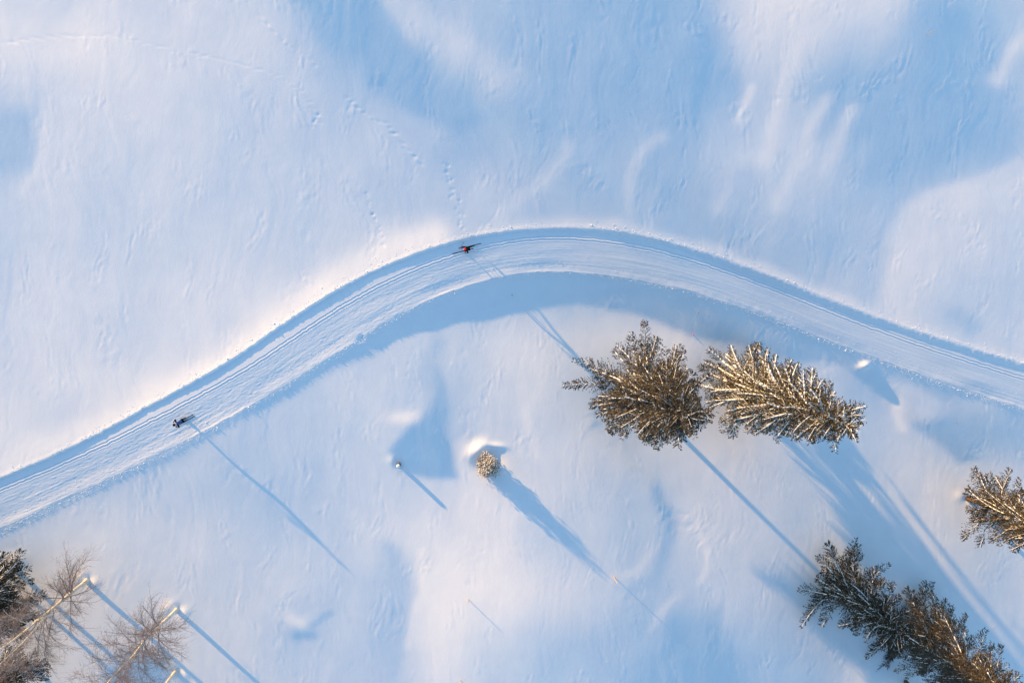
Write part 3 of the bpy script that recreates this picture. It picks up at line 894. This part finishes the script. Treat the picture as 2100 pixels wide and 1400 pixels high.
# ---- birches
def birch(u, v, H, seed, label, fork=False, spread=1.0, nbr=46, lean=(0, 0), t0=.13):
    r = np.random.default_rng(seed)
    root = link('birch_tree', None, label=label, cat='birch')
    root.location = place(u, v, -.15)
    n = 30
    zs = np.linspace(0, H, n)
    off = np.cumsum(r.normal(0, .028, (n, 2)), 0) + np.outer(zs / H, lean)
    off[0] = 0
    pts = np.column_stack([off, zs])
    tr = H * .0098
    rad = tr * (1 - zs / H) ** 1.5 + .016
    rad[0] *= 1.35; rad[1] *= 1.1
    mb = MB()
    mb.tube(pts, rad, 10)
    paths = [(pts, rad)]
    if fork:
        k0 = 9
        d = np.array([.55, -.35])
        p2 = pts[k0:].copy(); t2 = np.linspace(0, 1, len(p2))
        p2[:, :2] += np.outer(t2 ** .8 * 1.9, d); p2[:, 2] -= t2 * 1.0
        r2 = rad[k0:] * .72
        mb.tube(p2, r2, 8)
        paths.append((p2, r2))
    segs = [[], [], [], []]; tw = [[], [], [], []]
    def grow(dst, o, d, L, r0, n, sag, wob):
        P = [o]; dd_ = d.copy()
        for _ in range(n):
            dd_ = dd_ + r.normal(0, wob, 3); dd_[2] -= sag
            dd_ /= np.linalg.norm(dd_)
            P.append(P[-1] + dd_ * L / n)
        P = np.array(P); rr = r0 * np.linspace(1, .3, n + 1)
        dst[0].append(P[:-1]); dst[1].append(P[1:]); dst[2].append(rr[:-1]); dst[3].append(rr[1:])
        return P, rr
    for pth, rd in paths:
        for b in range(nbr if len(paths) == 1 else int(nbr * (.55 if pth is pts else .3))):
            t = t0 + (.97 - t0) * r.random() ** 1.35
            if pth is not pts: t = r.uniform(.05, .97)
            k_ = t * (len(pth) - 1); i = int(k_)
            o = pth[i] + (pth[i + 1] - pth[i]) * (k_ - i)
            ph_ = r.uniform(0, 6.283)
            el = math.radians(r.uniform(24, 50) + 24 * t)
            d = np.array([math.cos(ph_) * math.cos(el), math.sin(ph_) * math.cos(el), math.sin(el)])
            hz = o[2] / H
            L = spread * (3.3 * (1 - hz) ** .6 + .8) * r.uniform(.6, 1.15) * min(1, hz * 3.4 + .35)
            P, rr = grow(segs, o, d, L, max(.014, rd[i] * .32), 9, .055, .09)
            for c in range(int(6 + L * 4.6)):
                s = r.uniform(.2, 1) * 8.99; j = int(s)
                o2 = P[j] + (P[j + 1] - P[j]) * (s - j)
                d2 = (P[j + 1] - P[j]); d2 /= np.linalg.norm(d2)
                d2 = d2 + r.normal(0, .55, 3); d2[2] -= .1; d2 /= np.linalg.norm(d2)
                L2 = L * r.uniform(.18, .42)
                Q2, _ = grow(tw, o2, d2, L2, .010, 5, .10, .13)
                for e_ in range(5):
                    j2 = r.integers(1, 6)
                    d3 = d2 + r.normal(0, .6, 3); d3[2] -= .35; d3 /= np.linalg.norm(d3)
                    grow(tw, Q2[j2], d3, r.uniform(.25, .7), .0058, 3, .12, .12)
    for nm, S, mt in (('crown', [a + b for a, b in zip(segs, tw)], M_TWIG),):
        a_ = [np.concatenate(x) for x in S]
        v1, f1 = prisms(*a_)
        v1[:, 2] = np.maximum(v1[:, 2], .12)
        link(nm, make_mesh(nm, v1, f1, mt), root)
    # a few thick pale limbs belong to the trunk
    for _ in range(4):
        t = r.uniform(.3, .75); k_ = int(t * (n - 1)); o = pts[k_]
        ph_ = r.uniform(0, 6.28); d = np.array([math.cos(ph_), math.sin(ph_), .9]); P = [o]
        for q in range(6):
            d = d + r.normal(0, .14, 3); P.append(P[-1] + d / np.linalg.norm(d) * .42)
        mb.tube(P, list(np.linspace(.045, .015, 7)), 6)
    mb.build('trunk', M_BIRCH, root)
    return root
birch(178, 1189, 17.5, 2, 'forked leaning birch at the left edge, its pale trunk splitting before the dark spruces', fork=True, spread=1.15, nbr=100)
birch(362, 1249, 16.0, 4, 'slender birch with a full fan of bare twigs, right of the forked one', spread=1.05, nbr=84, t0=.2)
birch(361, 1377, 15.0, 6, 'birch showing only its trunk foot on the bottom edge, below the slender birch', spread=.9, nbr=36)

# ---- frosted bush
def frosted_bush(u, v):
    r = np.random.default_rng(77)
    root = link('frosted_bush', None, label='round frost-covered bush in a snow hollow, casting a long shadow', cat='bush')
    root.location = place(u, v, -.05)
    mb = MB(); P0, P1, R0, R1 = [], [], [], []
    cen, rad = [], []
    for i in range(380):
        th = r.uniform(0, 6.283); el = math.radians(r.uniform(5, 88)) 
        d = np.array([math.cos(th) * math.cos(el) * .86, math.sin(th) * math.cos(el) * .86, math.sin(el) * 1.45])
        L = r.uniform(.85, 1.42)
        p = np.array([0, 0, .1]); q = None
        for k_ in range(4):
            q = p + d * L / 4 + r.normal(0, .035, 3)
            P0.append(p); P1.append(q); R0.append(.014 - .002 * k_); R1.append(.012 - .002 * k_)
            if k_ >= 2:
                for _ in range(3):
                    e = q + r.normal(0, .085, 3); e[2] = max(e[2], .1)
                    P0.append(q); P1.append(e); R0.append(.006); R1.append(.003)
                    if r.random() < .8:
                        cen.append(e + [0, 0, .01]); rad.append(r.uniform(.014, .042) if r.random() < .8 else r.uniform(.05, .085))
            p = q
    a_, b_ = prisms(np.array(P0), np.array(P1), np.array(R0), np.array(R1))
    link('twigs', make_mesh('twigs', a_, b_, mat('bush twigs', (.05, .04, .035), .9, .1)), root)
    a_, b_ = lumps(np.array(cen), np.array(rad), 9, .8)
    link('frost', make_mesh('frost', a_, b_, mat('frost', (.46, .45, .44), .8, .2, 9, None, (.66, .64, .62))), root)
frosted_bush(1001, 950)

# ------------------------------------------------------------------ small things in the snow
def stump():
    root = link('wooden_post', None, label='short dark wooden post with a snow cap, left of the frosted bush', cat='post')
    p = place(818, 952, -.1); root.location = p
    mb = MB()
    mb.tube([(0, 0, 0), (0, 0, .3), (.005, 0, .66)], [.19, .175, .17], 7)
    mb.build('post', M_DWOOD, root, smooth=False)
    mb = MB()
    mb.tube([(0, -.0, .662), (0, 0, .70), (.01, 0, .76), (.01, 0, .79)], [.165, .17, .12, .03], 10)
    mb.build('snow_cap', M_SNOWTREE, root)
stump()
def stake(u, v, h, w, label, m=M_WOOD, tilt=(0, 0), cap=None, name='wooden_stake', group=None):
    root = link(name, None, label=label, cat='stake', group=group)
    root.location = place(u, v, -.12)
    root.rotation_euler = (math.radians(tilt[0]), math.radians(tilt[1]), random.uniform(0, 3))
    mb = MB()
    H = h + .12
    mb.tube([(0, 0, 0), (0, 0, H * .5), (.004, 0, H - w * 1.2), (.004, 0, H)], [w * .48, w * .5, w * .48, w * .12], 6, squash=.8)
    mb.build('shaft', m, root, smooth=False)
    if cap:
        mb = MB()
        mb.tube([(.004, 0, H - w * 4), (.004, 0, H - w * .5), (.004, 0, H + w * .3)], [w * .62, w * .62, w * .3], 8)
        mb.build('painted_tip', cap, root)
    return root
M_RED = mat('red paint', (.55, .05, .07), .5, .4, 30)
M_GREY = mat('grey weathered pole', (.30, .25, .21), .8, .2, 30)
stake(1259, 1182, 1.35, .10, 'pale upright stake in the shadow of the frosted bush')
stake(960, 1228, .78, .07, 'pale stake in bright snow with a long thin shadow, below the frosted bush')
stake(944, 1394, .6, .08, 'pale stake cut off by the bottom edge')
stake(1901, 71, .95, .05, 'thin grey stick in the shaded snow near the upper right corner', M_GREY)
stake(1050, 605, .35, .09, 'short dark peg in the shaded slope below the trail bend', M_DWOOD)
stake(1421, 686, .12, .07, 'tiny red-tipped peg in sunlit snow above the broad shaggy spruce', M_WOOD, cap=M_RED)
stake(1432, 641, .18, .08, 'tiny dark peg in the shaded slope above the red-tipped peg', M_DWOOD)
stake(1961, 866, .2, .05, 'tiny dark peg at the rim of the blue hollow beside the right edge', M_DWOOD)
stake(1271, 481, .15, .05, 'left one of two tiny dark pegs on the far edge of the trail', M_DWOOD)
stake(1355, 494, .15, .05, 'right one of two tiny dark pegs on the far edge of the trail', M_DWOOD)

# ------------------------------------------------------------------ skiers
def skin(name, chains, m, parent, sub=2, label=None, root_idx=0):
    """chains: list of [(x,y,z,r), ...]; shared joints are merged by position"""
    vs, rs, es = [], [], []
    def vid(p):
        for i, q in enumerate(vs):
            if (Vector(q) - Vector(p[:3])).length < 1e-4: return i
        vs.append(tuple(p[:3])); rs.append(p[3]); return len(vs) - 1
    for ch in chains:
        prev = None
        for p in ch:
            i = vid(p)
            if prev is not None and i != prev: es.append((prev, i))
            prev = i
    me = bpy.data.meshes.new('skel'); me.from_pydata(vs, es, [])
    o = bpy.data.objects.new('skel', me); COL.objects.link(o)
    sk = o.modifiers.new('s', 'SKIN'); sk.use_smooth_shade = True
    sd = me.skin_vertices[0].data if me.skin_vertices else None
    if sd is None:
        me.attributes
    for i, r_ in enumerate(rs):
        sd[i].radius = (r_, r_) if not isinstance(r_, tuple) else r_
        sd[i].use_root = (i == root_idx)
    su = o.modifiers.new('u', 'SUBSURF'); su.levels = sub
    dg = bpy.context.evaluated_depsgraph_get()
    out = bpy.data.meshes.new_from_object(o.evaluated_get(dg))
    out.name = name
    bpy.data.objects.remove(o); bpy.data.meshes.remove(me)
    out.materials.clear(); out.materials.append(m)
    out.polygons.foreach_set('use_smooth', [True] * len(out.polygons))
    return link(name, out, parent, label)

def lerp(a, b, t): return tuple(a[i] * (1 - t) + b[i] * t for i in range(3))

def skier(u, v, head_px, J, cols, label, hat_label):
    """J: joints in metres, x forward, y left, z up"""
    base = place(u, v)
    a, b = px2w(*head_px[0]), px2w(*head_px[1])
    ang = math.atan2(float(b[1] - a[1]), float(b[0] - a[0]))
    root = link('person', None, label=label, cat='person')
    root.location = base; root.rotation_euler = (0, 0, ang)
    g = J
    def pt(n, r_): return (*g[n], r_)
    hip = g['hip']; neck = g['neck']; head = g['head']
    body = []
    chest = lerp(hip, neck, .68); belly = lerp(hip, neck, .3)
    body.append([(*hip, .09), (*belly, .09), (*chest, .10), (*lerp(hip, neck, .92), .06), (*neck, .052), (*lerp(neck, head, .45), .058), (*head, .092), (*(Vector(head) + Vector((.01, 0, .07))), .078)])
    hd = Vector(head)
    for s_, sd_ in (('l', 1), ('r', -1)):
        hj = (hip[0], hip[1] + .10 * sd_, hip[2] - .05)
        body.append([(*hip, .09), (*hj, .065), (*g[s_ + 'knee'], .042), (*lerp(g[s_ + 'knee'], g[s_ + 'ankle'], .35), .04), (*g[s_ + 'ankle'], .03), (*(Vector(g[s_ + 'ankle']) + Vector((.13, 0, -.05))), .03)])
        sh = g[s_ + 'sho']
        body.append([(*chest, .10), (*sh, .04), (*g[s_ + 'elb'], .028), (*lerp(g[s_ + 'elb'], g[s_ + 'hand'], .3), .028), (*g[s_ + 'hand'], .022)])
    M_SKIN = mat('skin', (.55, .36, .27), .6, .3, 30)
    skin('body', body, M_SKIN, root)
    # face: nose, brow, ears as one small mesh grown on the head
    f = g.get('face', (1, 0, 0)); fv = Vector(f).normalized(); sv = Vector((0, 0, 1)).cross(fv).normalized(); uv = fv.cross(sv)
    mb = MB()
    mb.tube([hd + fv * .085 + uv * .02, hd + fv * .112 - uv * .005, hd + fv * .095 - uv * .018], [.008, .014, .008], 6)
    mb.build('nose', M_SKIN, root)
    for sd_ in (-1, 1):
        mb = MB(); mb.tube([hd + sv * sd_ * .088 + uv * .02, hd + sv * sd_ * .1, hd + sv * sd_ * .088 - uv * .03], [.006, .014, .006], 6, squash=.6)
        mb.build('ear', M_SKIN, root)
    m_eye = mat('dark eyes', (.03, .02, .02), .4)
    for sd_ in (-1, 1):
        mb = MB(); mb.tube([hd + sv * sd_ * .033 + fv * .086 + uv * .025, hd + sv * sd_ * .033 + fv * .094 + uv * .025], [.011, .007], 6)
        mb.build('eye', m_eye, root)
    mb = MB()
    mb.tube([hd + sv * .025 + fv * .086 - uv * .045, hd + fv * .094 - uv * .046, hd - sv * .025 + fv * .086 - uv * .045], [.004, .006, .004], 5)
    mb.build('mouth', m_eye, root)
    # jacket
    jk = [[(*lerp(hip, neck, -.06), .125), (*belly, .135), (*chest, .155), (*lerp(hip, neck, .92), .1), (*lerp(hip, neck, 1.02), .066)]]
    jr = [(*chest, .155)]
    sl = []
    for s_ in 'lr':
        sl.append([(*chest, .155), (*g[s_ + 'sho'], .072), (*g[s_ + 'elb'], .052), (*lerp(g[s_ + 'elb'], g[s_ + 'hand'], .3), .05), (*lerp(g[s_ + 'elb'], g[s_ + 'hand'], .86), .036)])
    if 'vest' in cols:
        skin('jacket', jk, mat('jacket', cols['vest'], .55, .4, 40), root)
        sl2 = [[(*g['lsho'], .074)] + sl[0][2:], [(*g['rsho'], .074)] + sl[1][2:]]
        skin('sleeves', [[(*lerp(chest, g['lsho'], .2), .08)] + sl2[0]], mat('sleeve', cols['sleeve'], .6, .3, 40), root)
        skin('sleeves', [[(*lerp(chest, g['rsho'], .2), .08)] + sl2[1]], mat('sleeve', cols['sleeve'], .6, .3, 40), root)
    else:
        skin('jacket', jk + sl, mat('jacket', cols['jacket'], .6, .3, 40), root)
    tr_ = []
    for s_, sd_ in (('l', 1), ('r', -1)):
        hj = (hip[0], hip[1] + .10 * sd_, hip[2] - .05)
        tr_.append([(*hip, .125), (*hj, .1), (*g[s_ + 'knee'], .07), (*lerp(g[s_ + 'knee'], g[s_ + 'ankle'], .35), .064), (*lerp(g[s_ + 'knee'], g[s_ + 'ankle'], .93), .048)])
    skin('trousers', tr_, mat('trousers', cols['trousers'], .7, .2, 40), root)
    for s_, sd_ in (('l', 1), ('r', -1)):
        an = Vector(g[s_ + 'ankle']); pitch = g.get(s_ + 'pitch', 0)
        fw = Vector((math.cos(pitch), 0, -math.sin(pitch))); dn = Vector((-math.sin(pitch), 0, -math.cos(pitch)))
        skin('boot', [[(*(an - dn * .07), .05), (*an, .05), (*(an + dn * .055 - fw * .03), .042), (*(an + dn * .06 + fw * .07), .042), (*(an + dn * .068 + fw * .16), .034)]], mat('boot', (.02, .02, .025), .5, .4, 40), root)
        # glove: palm, four fingers closed on the grip, thumb from the side
        h = Vector(g[s_ + 'hand']); fa = (h - Vector(g[s_ + 'elb'])).normalized(); sdv = Vector((0, sd_, 0))
        dnv = Vector((0, 0, -1))
        acr = fa.cross(dnv).normalized(); dnv = acr.cross(fa).normalized()
        if dnv.z > 0: dnv = -dnv
        palm = h + fa * .075
        ch = [[(*(h - fa * .03), .036), (*h, .034), (*palm, .036)]]
        for k_, (o_, l_) in enumerate(((-.033, .9), (-.011, 1.0), (.011, .95), (.033, .78))):
            p0 = palm; p1 = palm + acr * o_ + fa * .03 * l_; p2 = p1 + (fa * .018 + dnv * .03) * l_; p3 = p2 + (-fa * .022 + dnv * .014) * l_
            ch.append([(*p0, .036), (*p1, .0115), (*p2, .0105), (*p3, .0095)])
        t0 = h + fa * .03
        ch.append([(*h, .034), (*(h + fa * .035 - acr * .034 * sd_ + dnv * .01), .013), (*(h + fa * .062 - acr * .04 * sd_ + dnv * .028), .0115)])
        skin('glove', ch, mat('glove', cols['glove'], .6, .3, 40), root, sub=1)
    # hat
    mb = MB(); pr_ = []
    pts, rr = [], []
    for k_ in range(7):
        t = k_ / 6 * math.pi / 2
        pts.append(hd + Vector((-.012, 0, .03)) + uv * (.115 * math.sin(t) * 1.0) - fv * .01); rr.append(max(.012, .112 * math.cos(t)))
    pts.insert(0, pts[0] - uv * .035); rr.insert(0, .113)
    mb.tube(pts, rr, 14)
    mb.build('hat', mat('hat', cols['hat'], .8, .2, 60), root, label=hat_label)
    # hair at the neck
    mb = MB()
    mb.tube([hd - fv * .07 + uv * .02, hd - fv * .085 - uv * .03, hd - fv * .07 - uv * .075], [.05, .055, .03], 8)
    mb.build('hair', mat('hair', (.06, .035, .02), .8, .2, 60), root)
    return root, ang

def ski(loc_px, dir_px, L, label, col, lift=0.0, who=''):
    c = place(*loc_px)
    a, b = px2w(*dir_px[0]), px2w(*dir_px[1])
    ang = math.atan2(float(b[1] - a[1]), float(b[0] - a[0]))
    root = link('ski', None, label=label, cat='ski')
    ts = np.linspace(-.47, .47, 40) * L
    hs = np.array([gz(c.x + t * math.cos(ang), c.y + t * math.sin(ang)) for t in ts])
    sl = np.polyfit(ts, hs, 1)[0]
    c.z = float((hs - sl * ts).max()) - .004
    root.location = c; root.rotation_euler = (0, -math.atan(sl), ang)
    mb = MB(); n = 24; V = []; f4 = []
    for i in range(n + 1):
        t = i / n; x = (t - .5) * L
        w = .024 + .004 * abs(2 * t - 1)
        if t > .93: w *= max(.25, 1 - (t - .93) / .07 * .75)
        z = .09 * max(0, (t - .88) / .12) ** 2 + .006
        th = .016 * (1 - .6 * abs(2 * t - 1))
        V += [(x, -w, z), (x, w, z), (x, w, z + th), (x, -w, z + th)]
    for i in range(n):
        for k_ in range(4):
            f4.append((4 * i + k_, 4 * i + (k_ + 1) % 4, 4 * i + 4 + (k_ + 1) % 4, 4 * i + 4 + k_))
    f4 += [(3, 2, 1, 0), (4 * n, 4 * n + 1, 4 * n + 2, 4 * n + 3)]
    link('blade', make_mesh('blade', np.array(V), np.array(f4), mat('ski blade', col, .35, .5, 8)), root)
    mb = MB()
    mb.box((.02, 0, .028), (.26, .042, .014)); mb.box((.12, 0, .042), (.07, .05, .022), taper=.7); mb.box((-.09, 0, .04), (.05, .045, .012), taper=.8)
    mb.build('binding', mat('binding', (.05, .05, .055), .5), root, smooth=False)
    return root

def pole(p0, p1, label):
    """from grip p0 to tip p1, world points"""
    root = link('ski_pole', None, label=label, cat='ski pole')
    root.location = p1
    d = Vector(p0) - Vector(p1)
    D = d.normalized()
    mb = MB(); mb.tube([D * 0, D * .3, d], [.004, .0085, .009], 8); mb.build('shaft', mat('pole shaft', (.05, .05, .06), .4, .5, 20), root)
    mb = MB(); mb.tube([D * .045, D * .055, D * .075], [.012, .036, .01], 10); mb.build('basket', mat('basket', (.04, .04, .04), .6), root)
    mb = MB(); mb.tube([d - D * .13, d - D * .06, d + D * .02, d + D * .03], [.013, .016, .017, .008], 8); mb.build('grip', mat('grip', (.02, .02, .02), .8), root)
    return root

def loc2w(root_loc, ang, p):
    c, s = math.cos(ang), math.sin(ang)
    return Vector((root_loc[0] + p[0] * c - p[1] * s, root_loc[1] + p[0] * s + p[1] * c, root_loc[2] + p[2]))

# first skier: blue top, knees bent, gliding towards the lower left
J1 = dict(hip=(-.06, 0, .90), neck=(.30, 0, 1.33), head=(.40, 0, 1.50), face=(1, 0, -.3),
          lknee=(.14, .13, .52), lankle=(-.05, .12, .12), rknee=(.12, -.13, .52), rankle=(-.07, -.12, .12),
          lsho=(.25, .19, 1.27), rsho=(.25, -.19, 1.27), lelb=(.30, .36, 1.03), relb=(.26, -.38, 1.05),
          lhand=(.52, .25, .96), rhand=(.50, -.27, 1.0))
b1, a1_ = skier(380.5, 859.5, ((398, 850), (355, 873.5)), J1,
    dict(vest=(.003, .05, .22), sleeve=(.006, .006, .010), trousers=(.004, .004, .007), glove=(.006, .006, .008), hat=(.006, .006, .009)),
    'skier in a blue top and dark trousers gliding down the left part of the trail', 'dark knitted cap')
ski((376.5, 860.5), ((398, 850), (355, 873.5)), 1.95, 'right ski of the skier in the blue top, nearer the grooves', (.010, .010, .012))
ski((379.5, 863.8), ((398, 850), (355, 873.5)), 1.95, 'left ski of the skier in the blue top, farther from the grooves', (.010, .010, .012))
hr = loc2w(b1.location, a1_, (.57, -.26, .99)); hl = loc2w(b1.location, a1_, (.59, .24, .95))
tr1 = place(388.5, 844); tl1 = loc2w(b1.location, a1_, (-.55, .42, 0)); tl1.z = gz(tl1.x, tl1.y)
pole(hr, tr1, 'pole trailing behind the right hand of the skier in the blue top')
pole(hl, tl1, 'pole held in the left hand of the skier in the blue top')

# second skier: dark jacket, red cap, striding
J2 = dict(hip=(-.02, 0, .92), neck=(.26, .0, 1.38), head=(.34, .0, 1.55), face=(1, 0, -.15),
          lknee=(.34, .11, .56), lankle=(.30, .11, .13), rknee=(-.22, -.11, .52), rankle=(-.60, -.12, .22), rpitch=.55,
          lsho=(.20, .20, 1.31), rsho=(.24, -.19, 1.31), lelb=(.12, .34, 1.06), relb=(.42, -.30, 1.08),
          lhand=(.34, .30, .92), rhand=(.66, -.27, 1.14))
b2, a2_ = skier(960.5, 511, ((985.7, 499.4), (929, 518.8)), J2,
    dict(jacket=(.014, .014, .022), trousers=(.005, .005, .008), glove=(.02, .015, .016), hat=(.75, .03, .03)),
    'skier in a red cap and dark jacket striding along the ski tracks at the bend', 'red cap')
ski((965.3, 504.5), ((985.7, 499.4), (944.5, 509.8)), 1.95, 'right ski of the skier in the red cap, trailing behind in the upper groove', (.025, .010, .02))
ski((949.0, 515.2), ((969.7, 509.7), (928, 520.5)), 1.95, 'left ski of the skier in the red cap, forward in the lower groove', (.035, .010, .03))
hr = loc2w(b2.location, a2_, (.73, -.27, 1.13)); hl = loc2w(b2.location, a2_, (.41, .29, .90))
tr2 = place(951.4, 497); tl2 = place(981, 515.5)
pole(hr, tr2, 'pole planted by the right hand of the skier in the red cap')
pole(hl, tl2, 'pole trailing from the left hand of the skier in the red cap')
